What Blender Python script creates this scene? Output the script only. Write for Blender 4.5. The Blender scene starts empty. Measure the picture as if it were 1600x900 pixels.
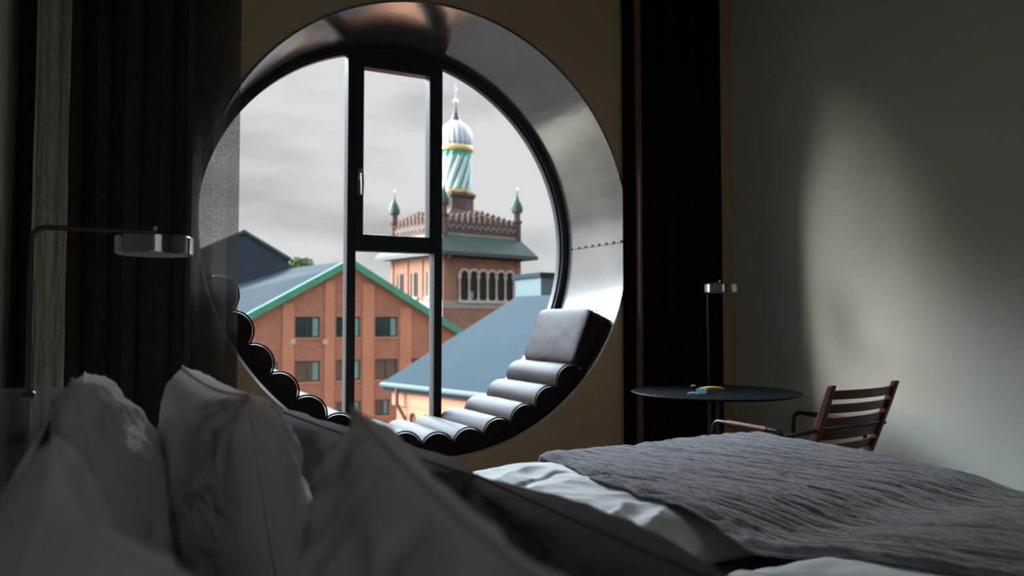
import bpy, bmesh, math, random
from math import sin, cos, pi, sqrt, radians as R
from mathutils import Vector, Matrix, Euler, noise
random.seed(4)
SC = bpy.context.scene
COL = SC.collection
EYE = 1.10
F = 1226.0
YAW = math.atan(630/1226)
PITCH = math.atan(50/1226)

# ---------------------------------------------------------------- camera
cam_d = bpy.data.cameras.new('camera'); cam = bpy.data.objects.new('camera', cam_d); COL.objects.link(cam)
cam.location = (0, 0, EYE)
cam.rotation_euler = (pi/2 + PITCH, 0, -YAW)
cam_d.sensor_width = 36; cam_d.lens = F/1600*36
cam_d.clip_start = 0.02; cam_d.clip_end = 2000
cam_d.dof.use_dof = True; cam_d.dof.focus_distance = 2.7; cam_d.dof.aperture_fstop = 3.2
SC.camera = cam
CM = Matrix.Translation(cam.location) @ cam.rotation_euler.to_matrix().to_4x4()
CR = cam.rotation_euler.to_matrix()

def P(px, py, Y):
    """point of the real plane at distance Y that lies on this line of sight"""
    d = CR @ Vector(((px-800)/F, (450-py)/F, -1))
    return cam.location + d*(Y/d.y)

SC.view_settings.view_transform = 'Standard'
SC.view_settings.look = 'None'
SC.view_settings.gamma = 1
SC.view_settings.exposure = 0.0
SC.view_settings.use_curve_mapping = False
SC.cycles.use_denoising = True
SC.cycles.max_bounces = 10
SC.cycles.diffuse_bounces = 5
SC.cycles.transparent_max_bounces = 16
SC.cycles.sample_clamp_indirect = 8
SC.cycles.caustics_reflective = True

# ---------------------------------------------------------------- materials
def mat(name, col, rough=.7, metal=0, var=.0, vscale=8, bump=0, bscale=60, spec=.5, coat=0, sheen=0, stretch=(1,1,1), detail=4, bdist=.01):
    m = bpy.data.materials.new(name); m.use_nodes = True
    nt = m.node_tree; b = nt.nodes['Principled BSDF']
    b.inputs['Roughness'].default_value = rough
    b.inputs['Metallic'].default_value = metal
    b.inputs['Specular IOR Level'].default_value = spec
    b.inputs['Coat Weight'].default_value = coat
    b.inputs['Sheen Weight'].default_value = sheen
    tc = nt.nodes.new('ShaderNodeTexCoord'); mp = nt.nodes.new('ShaderNodeMapping')
    mp.inputs['Scale'].default_value = stretch
    nt.links.new(tc.outputs['Object'], mp.inputs[0])
    n = nt.nodes.new('ShaderNodeTexNoise'); n.inputs['Scale'].default_value = vscale; n.inputs['Detail'].default_value = detail
    nt.links.new(mp.outputs[0], n.inputs[0])
    mx = nt.nodes.new('ShaderNodeMix'); mx.data_type = 'RGBA'
    c = list(col)
    mx.inputs[6].default_value = [x*(1-var) for x in c]+[1]
    mx.inputs[7].default_value = [min(1, x*(1+var)) for x in c]+[1]
    nt.links.new(n.outputs[0], mx.inputs[0]); nt.links.new(mx.outputs[2], b.inputs['Base Color'])
    if bump:
        n2 = nt.nodes.new('ShaderNodeTexNoise'); n2.inputs['Scale'].default_value = bscale; n2.inputs['Detail'].default_value = 5
        nt.links.new(mp.outputs[0], n2.inputs[0])
        bp = nt.nodes.new('ShaderNodeBump'); bp.inputs['Strength'].default_value = bump; bp.inputs['Distance'].default_value = bdist
        nt.links.new(n2.outputs[0], bp.inputs['Height']); nt.links.new(bp.outputs[0], b.inputs['Normal'])
    return m

def brick(name, c1, c2, mortar, bw=.25, rh=.075, vary=.25):
    m = bpy.data.materials.new(name); m.use_nodes = True
    nt = m.node_tree; N = nt.nodes; L = nt.links; b = N['Principled BSDF']
    b.inputs['Roughness'].default_value = .9; b.inputs['Specular IOR Level'].default_value = .2
    tc = N.new('ShaderNodeTexCoord'); sp = N.new('ShaderNodeSeparateXYZ'); L.new(tc.outputs['Object'], sp.inputs[0])
    ad = N.new('ShaderNodeMath'); ad.operation = 'ADD'; L.new(sp.outputs[0], ad.inputs[0]); L.new(sp.outputs[1], ad.inputs[1])
    cb = N.new('ShaderNodeCombineXYZ'); L.new(ad.outputs[0], cb.inputs[0]); L.new(sp.outputs[2], cb.inputs[1])
    br = N.new('ShaderNodeTexBrick'); L.new(cb.outputs[0], br.inputs[0])
    br.inputs['Color1'].default_value = list(c1)+[1]; br.inputs['Color2'].default_value = list(c2)+[1]; br.inputs['Mortar'].default_value = list(mortar)+[1]
    br.inputs['Scale'].default_value = 1; br.inputs['Brick Width'].default_value = bw; br.inputs['Row Height'].default_value = rh
    br.inputs['Mortar Size'].default_value = .012; br.inputs['Bias'].default_value = -.1
    n = N.new('ShaderNodeTexNoise'); n.inputs['Scale'].default_value = .5; n.inputs['Detail'].default_value = 6; L.new(tc.outputs['Object'], n.inputs[0])
    mr = N.new('ShaderNodeMapRange'); mr.inputs[3].default_value = 1-vary; mr.inputs[4].default_value = 1+vary; L.new(n.outputs[0], mr.inputs[0])
    mu = N.new('ShaderNodeVectorMath'); mu.operation = 'SCALE'; L.new(br.outputs[0], mu.inputs[0]); L.new(mr.outputs[0], mu.inputs['Scale'])
    L.new(mu.outputs[0], b.inputs['Base Color'])
    return m

def glass_mat(name, tint=(1,1,1), refl=.06):
    m = bpy.data.materials.new(name); m.use_nodes = True
    nt = m.node_tree; N = nt.nodes; L = nt.links
    N.remove(N['Principled BSDF']); out = N['Material Output']
    t = N.new('ShaderNodeBsdfTransparent'); t.inputs[0].default_value = list(tint)+[1]
    g = N.new('ShaderNodeBsdfGlossy'); g.inputs['Roughness'].default_value = .02
    lw = N.new('ShaderNodeLayerWeight'); lw.inputs[0].default_value = .12
    ml = N.new('ShaderNodeMath'); ml.operation = 'MULTIPLY'; ml.inputs[1].default_value = 1.0
    L.new(lw.outputs['Fresnel'], ml.inputs[0])
    mx = N.new('ShaderNodeMixShader'); L.new(ml.outputs[0], mx.inputs[0]); L.new(t.outputs[0], mx.inputs[1]); L.new(g.outputs[0], mx.inputs[2])
    L.new(mx.outputs[0], out.inputs[0])
    return m

def cloth_mat(name, col, see=.0, transl=.3, weave=900, var=.25, bump=.3, stretch=(1,1,.15)):
    m = bpy.data.materials.new(name); m.use_nodes = True
    nt = m.node_tree; N = nt.nodes; L = nt.links
    N.remove(N['Principled BSDF']); out = N['Material Output']
    tc = N.new('ShaderNodeTexCoord'); mp = N.new('ShaderNodeMapping'); mp.inputs['Scale'].default_value = stretch
    L.new(tc.outputs['Object'], mp.inputs[0])
    n = N.new('ShaderNodeTexNoise'); n.inputs['Scale'].default_value = weave*.25; n.inputs['Detail'].default_value = 3; L.new(mp.outputs[0], n.inputs[0])
    mp2 = N.new('ShaderNodeMapping'); mp2.inputs['Scale'].default_value = (.15, 1, 1); L.new(tc.outputs['Object'], mp2.inputs[0])
    n2 = N.new('ShaderNodeTexNoise'); n2.inputs['Scale'].default_value = weave*.25; n2.inputs['Detail'].default_value = 3; L.new(mp2.outputs[0], n2.inputs[0])
    av = N.new('ShaderNodeMath'); av.operation = 'ADD'; L.new(n.outputs[0], av.inputs[0]); L.new(n2.outputs[0], av.inputs[1])
    mr = N.new('ShaderNodeMapRange'); mr.inputs[1].default_value = .7; mr.inputs[2].default_value = 1.3; mr.inputs[3].default_value = 1-var; mr.inputs[4].default_value = 1+var; L.new(av.outputs[0], mr.inputs[0])
    sc = N.new('ShaderNodeVectorMath'); sc.operation = 'SCALE'; sc.inputs[0].default_value = col; L.new(mr.outputs[0], sc.inputs['Scale'])
    d = N.new('ShaderNodeBsdfDiffuse'); t = N.new('ShaderNodeBsdfTranslucent')
    L.new(sc.outputs[0], d.inputs[0]); L.new(sc.outputs[0], t.inputs[0])
    bp = N.new('ShaderNodeBump'); bp.inputs['Strength'].default_value = bump; bp.inputs['Distance'].default_value = .003; L.new(av.outputs[0], bp.inputs['Height']); L.new(bp.outputs[0], d.inputs['Normal'])
    mx = N.new('ShaderNodeMixShader'); mx.inputs[0].default_value = transl; L.new(d.outputs[0], mx.inputs[1]); L.new(t.outputs[0], mx.inputs[2])
    if see > 0:
        tr = N.new('ShaderNodeBsdfTransparent'); m2 = N.new('ShaderNodeMixShader')
        ms = N.new('ShaderNodeMapRange'); ms.inputs[1].default_value = .7; ms.inputs[2].default_value = 1.3; ms.inputs[3].default_value = see*1.6; ms.inputs[4].default_value = see*.4; L.new(av.outputs[0], ms.inputs[0])
        L.new(ms.outputs[0], m2.inputs[0]); L.new(mx.outputs[0], m2.inputs[1]); L.new(tr.outputs[0], m2.inputs[2]); L.new(m2.outputs[0], out.inputs[0])
    else:
        L.new(mx.outputs[0], out.inputs[0])
    return m

M = dict(
  wall=mat('wall_paint', (.58,.45,.285), .9, var=.03, vscale=3, bump=.08, bscale=150, bdist=.002, spec=.2),
  wall_right=mat('wall_paint_pale', (.62,.615,.52), .9, var=.03, vscale=3, bump=.08, bscale=150, bdist=.002, spec=.2),
  ceiling=mat('ceiling_paint', (.30,.27,.22), .9, var=.02),
  floor=mat('floor_wood', (.13,.085,.055), .5, var=.35, vscale=3, stretch=(12,1,1), bump=.1),
  reveal=mat('brushed_steel', (.45,.455,.45), .17, metal=.93, var=.28, vscale=4.5, bump=.22, bscale=11, bdist=.004, stretch=(1,.5,1)),
  rivet=mat('rivet_steel', (.03,.033,.036), .6, metal=.3, spec=.2),
  frame=mat('window_frame_paint', (.018,.022,.026), .35, var=.1),
  handle=mat('handle_steel', (.5,.47,.42), .3, metal=.9),
  chrome=mat('lamp_chrome', (.38,.39,.40), .12, metal=1),
  lampdark=mat('lamp_dark_metal', (.06,.065,.07), .3, metal=.7),
  diffuser=mat('lamp_diffuser', (.42,.44,.46), .5),
  glass=glass_mat('pane_glass'),
  blackout=cloth_mat('dark_curtain_cloth', (.065,.048,.036), transl=.06, weave=500),
  blackcurt=cloth_mat('black_curtain_cloth', (.016,.012,.010), transl=.0, weave=500),
  linen=cloth_mat('linen_curtain_cloth', (.66,.60,.52), transl=.25, weave=600, bump=.6),
  sheer=cloth_mat('sheer_curtain_cloth', (.09,.08,.072), see=.5, transl=.4, weave=2400, bump=.15),
  leather=mat('brown_leather', (.026,.020,.021), .5, var=.15, vscale=12, bump=.18, bscale=90, bdist=.003, spec=.08),
  leather_pip=mat('brown_leather_piping', (.03,.022,.022), .6, spec=.1),
  linen_white=mat('white_bed_linen', (.80,.79,.77), .85, var=.03, vscale=5, bump=.25, bscale=350, bdist=.001, spec=.25, sheen=.2),
  pillow_white=mat('white_pillow_cotton', (.63,.595,.55), .85, var=.03, vscale=5, bump=.25, bscale=400, bdist=.001, spec=.25, sheen=.2),
  hem=mat('pillow_hem', (.44,.42,.40), .85),
  blanket=mat('grey_crinkled_linen', (.20,.178,.182), .95, var=.25, vscale=90, bump=1.0, bscale=110, bdist=.007, spec=.1, stretch=(1,.25,1), sheen=.25),
  cushion_grey=mat('grey_linen_cushion', (.13,.115,.115), .95, var=.15, vscale=80, bump=.7, bscale=120, bdist=.004, spec=.1),
  mattress=mat('mattress_cloth', (.13,.125,.12), .9, bump=.2),
  base=mat('bed_base_cloth', (.05,.045,.04), .9, bump=.3),
  headboard=mat('headboard_lacquer', (.20,.20,.185), .25, spec=.5),
  ledge=mat('ledge_glass', (.24,.25,.235), .09, spec=.8, coat=.5),
  ledge_edge=mat('ledge_glass_edge', (.55,.74,.70), .2, spec=.8),
  table=mat('black_table_top', (.006,.008,.009), .5, spec=.1),
  black_tube=mat('black_steel_tube', (.012,.013,.014), .35, metal=.4),
  redwood=mat('red_brown_wood', (.105,.022,.014), .5, var=.3, vscale=12, stretch=(6,6,1), bump=.1),
  yellow=mat('yellow_paper', (.75,.45,.05), .5), blue=mat('pale_blue_paper', (.22,.52,.66), .4), pale=mat('pale_grey_paper', (.5,.53,.6), .4), knob=mat('bright_metal', (.9,.88,.8), .15, metal=1),
  brick_o=brick('orange_brick', (.42,.155,.092), (.26,.098,.068), (.40,.24,.17)),
  brick_p=brick('smooth_orange_brick', (.52,.215,.125), (.46,.18,.10), (.50,.27,.18)),
  brick_y=brick('yellow_orange_brick', (.42,.20,.11), (.34,.15,.08), (.4,.25,.17)),
  brick_t=brick('tower_brick', (.25,.115,.075), (.33,.145,.095), (.30,.20,.15), bw=.3, rh=.1, vary=.35),
  brick_d=brick('dark_tower_brick', (.085,.058,.05), (.13,.08,.062), (.11,.09,.08), bw=.3, rh=.1, vary=.35),
  stone=mat('pale_stone', (.50,.42,.33), .9, var=.25, vscale=1.5),
  stone_g=mat('grey_stone', (.30,.27,.23), .9, var=.3, vscale=1.5),
  slate=mat('blue_grey_roofing', (.020,.034,.042), .9, var=.12, vscale=.6, spec=.04),
  roofdark=mat('grey_roofing', (.016,.024,.030), .9, var=.15, vscale=.6, spec=.04),
  navy=mat('dark_blue_cladding', (.028,.045,.062), .7, var=.15, vscale=1, spec=.3),
  copper=mat('green_copper', (.07,.28,.17), .8, var=.3, vscale=1.2),
  copper_dull=mat('dull_green_copper', (.055,.085,.068), .8, var=.3, vscale=1.0),
  copper_dark=mat('dark_copper', (.035,.075,.062), .6, var=.3, vscale=2),
  gold=mat('gilding', (.75,.48,.16), .35, metal=.7),
  spiral_white=mat('white_flute', (.62,.60,.66), .6, var=.1, vscale=2),
  spiral_green=mat('emerald_flute', (.015,.30,.18), .55, var=.2, vscale=2),
  dome_grey=mat('dome_grey_stripe', (.34,.37,.44), .6, var=.15, vscale=2),
  spire=mat('dark_spire', (.05,.047,.045), .6),
  windark=mat('dark_glazing', (.02,.035,.038), .12, spec=.5), winframe=mat('dark_green_sash', (.015,.05,.042), .5),
  winblind=mat('window_blind', (.16,.30,.28), .7),
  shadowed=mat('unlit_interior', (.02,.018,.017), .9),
  pipe=mat('brown_drainpipe', (.16,.07,.05), .5), metalbox=mat('grey_blue_metal', (.10,.14,.15), .7, var=.1, spec=.1),
  leaf=mat('leaf_green', (.10,.16,.05), .7, var=.5, vscale=1), bark=mat('bark', (.08,.06,.04), .9),
  ground=mat('courtyard_paving', (.055,.050,.045), .95, var=.2, vscale=.5, spec=0),
)

# ---------------------------------------------------------------- mesh helpers
class MB:
    def __init__(s): s.v = []; s.f = []; s.mi = []; s.cur = 0
    def add(s, vs, fs):
        o = len(s.v); s.v += [tuple(v) for v in vs]; s.f += [tuple(i+o for i in f) for f in fs]; s.mi += [s.cur]*len(fs); return s
    def box(s, a, b, rot=None, org=None):
        x0,y0,z0 = a; x1,y1,z1 = b
        vs = [Vector(p) for p in ((x0,y0,z0),(x1,y0,z0),(x1,y1,z0),(x0,y1,z0),(x0,y0,z1),(x1,y0,z1),(x1,y1,z1),(x0,y1,z1))]
        if rot is not None: vs = [rot @ v for v in vs]
        if org is not None: vs = [v + Vector(org) for v in vs]
        return s.add(vs, [(0,3,2,1),(4,5,6,7),(0,1,5,4),(1,2,6,5),(2,3,7,6),(3,0,4,7)])
    def tube(s, pts, r, n=12, caps=True, closed=False):
        pts = [Vector(p) for p in pts]; rings = []; m = len(pts)
        rr = r if isinstance(r, (list, tuple)) else [r]*m
        up = None
        for i, p in enumerate(pts):
            if closed: t = (pts[(i+1)%m]-pts[i-1]).normalized()
            else: t = (pts[min(i+1,m-1)]-pts[max(i-1,0)]).normalized()
            if up is None:
                up = Vector((0,0,1)) if abs(t.z) < .9 else Vector((1,0,0))
            a = (up - t*up.dot(t)).normalized(); up = a; b = t.cross(a)
            rings.append([p + (a*cos(2*pi*k/n)+b*sin(2*pi*k/n))*rr[i] for k in range(n)])
        vs = [v for q in rings for v in q]; fs = []
        for i in range(m if closed else m-1):
            j = (i+1)%m
            for k in range(n):
                fs.append((i*n+k, i*n+(k+1)%n, j*n+(k+1)%n, j*n+k))
        if caps and not closed: fs += [tuple(range(n))[::-1], tuple((m-1)*n+k for k in range(n))]
        return s.add(vs, fs)
    def lathe(s, prof, c=(0,0,0), n=32, rfun=None, matfun=None):
        """prof: (r,z) list, axis z"""
        vs = []; fs = []; c = Vector(c)
        for i,(r,z) in enumerate(prof):
            for k in range(n):
                a = 2*pi*k/n; q = r*(rfun(a, z) if rfun else 1)
                vs.append(c+Vector((q*cos(a), q*sin(a), z)))
        o = len(s.f); m = len(prof)
        for i in range(m-1):
            for k in range(n): fs.append((i*n+k, i*n+(k+1)%n, (i+1)*n+(k+1)%n, (i+1)*n+k))
        fs += [tuple(range(n))[::-1], tuple((m-1)*n+k for k in range(n))]
        s.add(vs, fs)
        if matfun:
            for i in range(m-1):
                for k in range(n): s.mi[o+i*n+k] = matfun(2*pi*(k+.5)/n, (prof[i][1]+prof[i+1][1])/2)
        return s
    def prism(s, poly, y0, y1):
        """poly of (x,z) extruded along y"""
        n = len(poly); vs = [(x,y0,z) for x,z in poly]+[(x,y1,z) for x,z in poly]
        return s.add(vs, [tuple(range(n)), tuple(range(2*n-1,n-1,-1))]+[(i,i+n,(i+1)%n+n,(i+1)%n) for i in range(n)])
    def build(s, name, m, parent=None, smooth=False, bevel=0, sub=0, fix=True):
        me = bpy.data.meshes.new(name); me.from_pydata(s.v, [], s.f)
        ms = m if isinstance(m, (list,tuple)) else [m]
        for q in ms: me.materials.append(q)
        me.polygons.foreach_set('material_index', s.mi)
        if fix:
            bm = bmesh.new(); bm.from_mesh(me); bmesh.ops.recalc_face_normals(bm, faces=bm.faces); bm.to_mesh(me); bm.free()
        me.update()
        o = bpy.data.objects.new(name, me); COL.objects.link(o)
        if parent is not None: o.parent = parent
        if bevel:
            b = o.modifiers.new('bevel','BEVEL'); b.width = bevel; b.segments = 3; b.limit_method = 'ANGLE'; b.angle_limit = R(40)
        if sub:
            b = o.modifiers.new('sub','SUBSURF'); b.levels = sub; b.render_levels = sub
        if smooth:
            for p in me.polygons: p.use_smooth = True
            if smooth != 'all':
                try: me.set_sharp_from_angle(angle=R(38))
                except Exception: pass
        return o

def tag(o, label=None, cat=None, group=None, kind=None):
    if label: o['label'] = label
    if cat: o['category'] = cat
    if group: o['group'] = group
    if kind: o['kind'] = kind
    return o
def thing(name, label, cat, loc=(0,0,0), rz=0, group=None, kind=None):
    o = bpy.data.objects.new(name, None); COL.objects.link(o); o.location = loc; o.rotation_euler = (0,0,rz)
    o.empty_display_size = .1
    return tag(o, label, cat, group, kind)
def st(o, label=None): o['kind'] = 'structure'; 
def nz(x,y,z=0): return noise.noise(Vector((x,y,z)))
def ridg(x,y,z=0): return 1-abs(nz(x,y,z))*2

# ---------------------------------------------------------------- room
CX, CZ, RAD = 1.497, EYE+.461, 1.152
WY, WYB = 3.70, 4.46
XL, XR = -.35, 3.45
ZC = 3.15; YB = -2.2
mb = MB()
angs = sorted([2*pi*k/160 for k in range(160)] + [math.atan2(z-CZ, x-CX)%(2*pi) for x in (XL-.2,XR+.2) for z in (-.1,ZC+.1)])
def rectp(a):
    dx, dz = cos(a), sin(a); ts = []
    if dx > 1e-9: ts.append((XR+.2-CX)/dx)
    if dx < -1e-9: ts.append((XL-.2-CX)/dx)
    if dz > 1e-9: ts.append((ZC+.1-CZ)/dz)
    if dz < -1e-9: ts.append((-.1-CZ)/dz)
    t = min(ts); return CX+dx*t, CZ+dz*t
n = len(angs); vs = []
for y in (WY, WYB):
    for a in angs: vs.append((CX+(RAD+.006)*cos(a), y, CZ+(RAD+.006)*sin(a)))
    for a in angs: x,z = rectp(a); vs.append((x,y,z))
fs = []
for k in range(n):
    j = (k+1)%n
    fs += [(k,j,n+j,n+k), (2*n+k,3*n+k,3*n+j,2*n+j), (k,2*n+k,2*n+j,j), (n+k,n+j,3*n+j,3*n+k)]
w = mb.add(vs, fs).build('wall_window_side', M['wall']); w['kind']='structure'
def slab(name, a, b, m):
    o = MB().box(a,b).build(name, m); o['kind']='structure'; return o
slab('wall_left', (XL-.2, YB, 0), (XL, WY, ZC), M['wall_right'])
slab('wall_right', (XR, YB, 0), (XR+.2, WY, ZC), M['wall_right'])
BX0,BX1,BZ0,BZ1=-.05,1.35,.95,2.9
mb=MB()
mb.box((XL-.2,YB-.2,0),(BX0,YB,ZC)).box((BX1,YB-.2,0),(XR+.2,YB,ZC)).box((BX0,YB-.2,0),(BX1,YB,BZ0)).box((BX0,YB-.2,BZ1),(BX1,YB,ZC))
mb.build('wall_back',M['wall'])['kind']='structure'
wb=thing('fill_window',None,None,((BX0+BX1)/2,YB-.1,(BZ0+BZ1)/2)); wb['kind']='structure'  # unseen window behind the camera, added to bring daylight onto the pillows
hw_,hh_=(BX1-BX0)/2,(BZ1-BZ0)/2
MB().box((-hw_,-.04,-hh_),(-hw_+.06,.04,hh_)).box((hw_-.06,-.04,-hh_),(hw_,.04,hh_)).box((-hw_+.06,-.04,-hh_),(hw_-.06,.04,-hh_+.06)).box((-hw_+.06,-.04,hh_-.06),(hw_-.06,.04,hh_)).box((-.025,-.04,-hh_+.06),(.025,.04,hh_-.06)).build('frame',M['frame'],wb,bevel=.004)
MB().box((-hw_+.05,-.005,-hh_+.05),(hw_-.05,.005,hh_-.05)).build('pane',M['glass'],wb)
slab('floor', (XL-.2, YB-.2, -.1), (XR+.2, WY, 0), M['floor'])
slab('ceiling', (XL-.2, YB-.2, ZC), (XR+.2, WY, ZC+.1), M['ceiling'])
slab('baseboard_right', (XR-.015, YB, 0), (XR, WY, .09), M['wall_right'])
slab('baseboard_window_side', (XL, WY-.015, 0), (XR-.015, WY, .09), M['wall'])

# window
win = thing('window_1', None, None, (CX, WY, CZ)); win['kind'] = 'structure'
GY = .70      # depth of the glass plane behind the wall face
mb = MB(); N_ = 160; vs=[]; fs=[]
for k in range(N_):
    a = 2*pi*k/N_; c,s_ = cos(a), sin(a)
    for (r,y) in ((RAD+.012,-.004),(RAD,-.004),(RAD,.76),(RAD+.005,.76)): vs.append((r*c, y, r*s_))
for k in range(N_):
    j=(k+1)%N_
    for q in range(3): fs.append((4*k+q,4*j+q,4*j+q+1,4*k+q+1))
o = mb.add(vs,fs).build('reveal_lining', M['reveal'], win, smooth=True)
# seam with rivets, at the right
mb = MB()
for a0 in (-.5,): 
    a = R(a0)
    for k in range(24):
        y0 = .0+k*.028
        mb.box((RAD-.002, y0, RAD*sin(a)-.0018), (RAD+.001, y0+.027, RAD*sin(a)+.0018))
mb.build('lining_seam', M['rivet'], win)
mb = MB()
for k in range(8):
    y = .06+k*.078 + .01*nz(k*3.1,0); mb.lathe([(.0105,0),(.009,.003),(.003,.005)], n=10)
    nv = len(mb.v)
    for q in range(nv-30, nv):
        x,yy,z = mb.v[q]; mb.v[q] = (RAD-z*1.2, y+x, RAD*sin(R(-.5))+yy+.006)
mb.build('rivet_row', M['rivet'], win)
def ring(r0, r1, y0, y1, nn=160):
    m_ = MB(); v=[]; f=[]
    for k in range(nn):
        a=2*pi*k/nn
        for r,y in ((r0,y0),(r1,y0),(r1,y1),(r0,y1)): v.append((r*cos(a),y,r*sin(a)))
    for k in range(nn):
        j=(k+1)%nn
        for q in range(4): f.append((4*k+q,4*j+q,4*j+(q+1)%4,4*k+(q+1)%4))
    return m_.add(v,f)
fr = ring(RAD-.036, RAD-.0005, GY-.035, GY+.045).build('window_frame', M['frame'], win, smooth=True)
ring(RAD-.047, RAD-.034, GY-.015, GY+.03).build('glazing_bead', M['frame'], fr, smooth=True)
R1 = RAD-.030
def chord(x): return sqrt(R1*R1-x*x)
ML, MR = 1.205-CX+.012, 1.745-CX
for x in (ML, MR):
    h = chord(abs(x)+.028)
    MB().box((x-.026, GY-.04, -h), (x+.026, GY+.04, h)).build('mullion', M['frame'], win, bevel=.004)
TZ = -.038
MB().box((ML+.026, GY-.04, TZ-.028), (MR-.026, GY+.04, TZ+.028)).build('transom', M['frame'], win, bevel=.004)
# opening sash above the transom
sx0, sx1, sz0, sz1 = ML+.022, MR-.022, TZ+.024, chord(.30)-.045
sash = MB()
t = .042
sash.box((sx0, GY-.055, sz0), (sx0+t, GY+.02, sz1)).box((sx1-t, GY-.055, sz0), (sx1, GY+.02, sz1))
sash.box((sx0+t, GY-.055, sz0), (sx1-t, GY+.02, sz0+t)).box((sx0+t, GY-.055, sz1-t), (sx1-t, GY+.02, sz1))
so = sash.build('sash', M['frame'], win, bevel=.004)
mb = MB()
poly=[(sx0, sz1-.005),(sx1, sz1-.005)]
for k in range(13):
    x = sx1+(sx0-sx1)*k/12; poly.append((x, chord(min(abs(x), R1-.01))+.02))
mb.prism(poly, GY-.03, GY+.03).build('head_panel', M['frame'], win)
mb = MB(); hx = sx0+.024; hz=.34
mb.tube([(hx,GY-.058,hz+.03),(hx,GY-.085,hz+.028),(hx,GY-.092,hz-.02),(hx,GY-.09,hz-.09)],[.009,.009,.0095,.008],10)
mb.box((hx-.012,GY-.062,hz-.0),(hx+.012,GY-.054,hz+.06))
mb.build('window_handle', M['handle'], so, smooth=True)
# panes
def pane(poly, name='pane', par=win):
    MB().prism(poly, GY-.004, GY+.004).build(name, M['glass'], par)
def arcpoly(x0,x1,top,flip=1,nn=24):
    return [(x0+(x1-x0)*k/nn, flip*sqrt(max(0,(R1-.004)**2-(x0+(x1-x0)*k/nn)**2))) for k in range(nn+1)]
e=.02
pane([(ML-e, z) for z in ()] + arcpoly(-R1+.005, ML-e, 1) + arcpoly(-R1+.005, ML-e, 1, -1)[::-1][:-1])
pane(arcpoly(MR+e, R1-.005, 1) + arcpoly(MR+e, R1-.005, 1, -1)[::-1][1:])
pane([(ML+e,TZ-.02),(MR-e,TZ-.02)] + arcpoly(ML+e, MR-e, 1, -1)[::-1])
MB().box((sx0+t-.005, GY-.02, sz0+t-.005),(sx1-t+.005, GY-.012, sz1-t+.005)).build('pane', M['glass'], so)

# ---------------------------------------------------------------- round lounge pad inside the window
pad = thing('lounge_pad', 'long brown leather pad of padded rolls curving along the bottom of the round window', 'seat pad', (CX, WY, CZ-RAD))
def roll_mesh(width=.187, th=.135, y0=.03, y1=.655, seed=0):
    """dome profile; local: angle direction = x, radial inward = z, y along reveal"""
    prof=[]; nn=22
    for k in range(nn+1):
        q = -1+2*k/nn
        prof.append((q*width/2*(1.0 if abs(q)<1 else 1), .045+(th-.045)*(1-abs(q)**2.1)**.6 if abs(q)<1 else .045))
    full=[(-width/2+.002,.0)]+prof+[(width/2-.002,.0)]
    return full
def roll(ang, width=.190, th=.120, y0=.03, y1=.655, name='padded_roll', par=pad, seed=0):
    prof = roll_mesh(width, th)
    ny=16; n_=len(prof); vs=[]; fs=[]
    ca, sa = cos(ang), sin(ang)
    base = pad.location if par is pad else Vector((0,0,0))
    def W(u,y,v):
        rr = RAD-.003-v; a = ang+u/(RAD-.0)   # u along arc
        return Vector((CX+rr*cos(a), WY+y, CZ+rr*sin(a)))-base
    for j in range(ny+1):
        y = y0+(y1-y0)*j/ny
        e_ = min(j, ny-j)/2.0; s_ = 1-.06*max(0,1-e_)**2
        for i,(u,v) in enumerate(prof):
            d = .004*nz(u*9+seed*3, y*5, v*6) if 0<j<ny else 0
            vs.append(W(u*s_, y, v*s_+d))
    for j in range(ny):
        for i in range(n_):
            k=(i+1)%n_; fs.append((j*n_+i, j*n_+k, (j+1)*n_+k, (j+1)*n_+i))
    fs += [tuple(range(n_))[::-1], tuple(ny*n_+i for i in range(n_))]
    o = MB().add(vs, fs).build(name, M['leather'], par, smooth=True)
    pm = MB(); pts=[W(u, y0+.004, v+.001) for u,v in prof[1:-1]]
    pm.tube(pts, .0045, 8)
    p_ = pm.build('piping', M['leather_pip'], o, smooth=True)
    return o
step = .181/RAD
a0 = R(-45.4)
for k in range(14):
    roll(a0-k*step*.995, seed=k)
# base strap/mat under rolls
mb=MB(); vs=[];fs=[]
nn=90; A0=a0+.09; A1=a0-13.5*step
for k in range(nn+1):
    a=A0+(A1-A0)*k/nn
    for r,y in ((RAD-.001,.025),(RAD-.03,.025),(RAD-.03,.66),(RAD-.001,.66)):
        vs.append(Vector((CX+r*cos(a), WY+y, CZ+r*sin(a)))-pad.location)
for k in range(nn):
    for q in range(4): fs.append((4*k+q,4*k+4+q,4*k+4+(q+1)%4,4*k+(q+1)%4))
fs += [(0,1,2,3),(4*nn+3,4*nn+2,4*nn+1,4*nn)]
mb.add(vs,fs).build('backing', M['leather'], pad)

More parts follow.
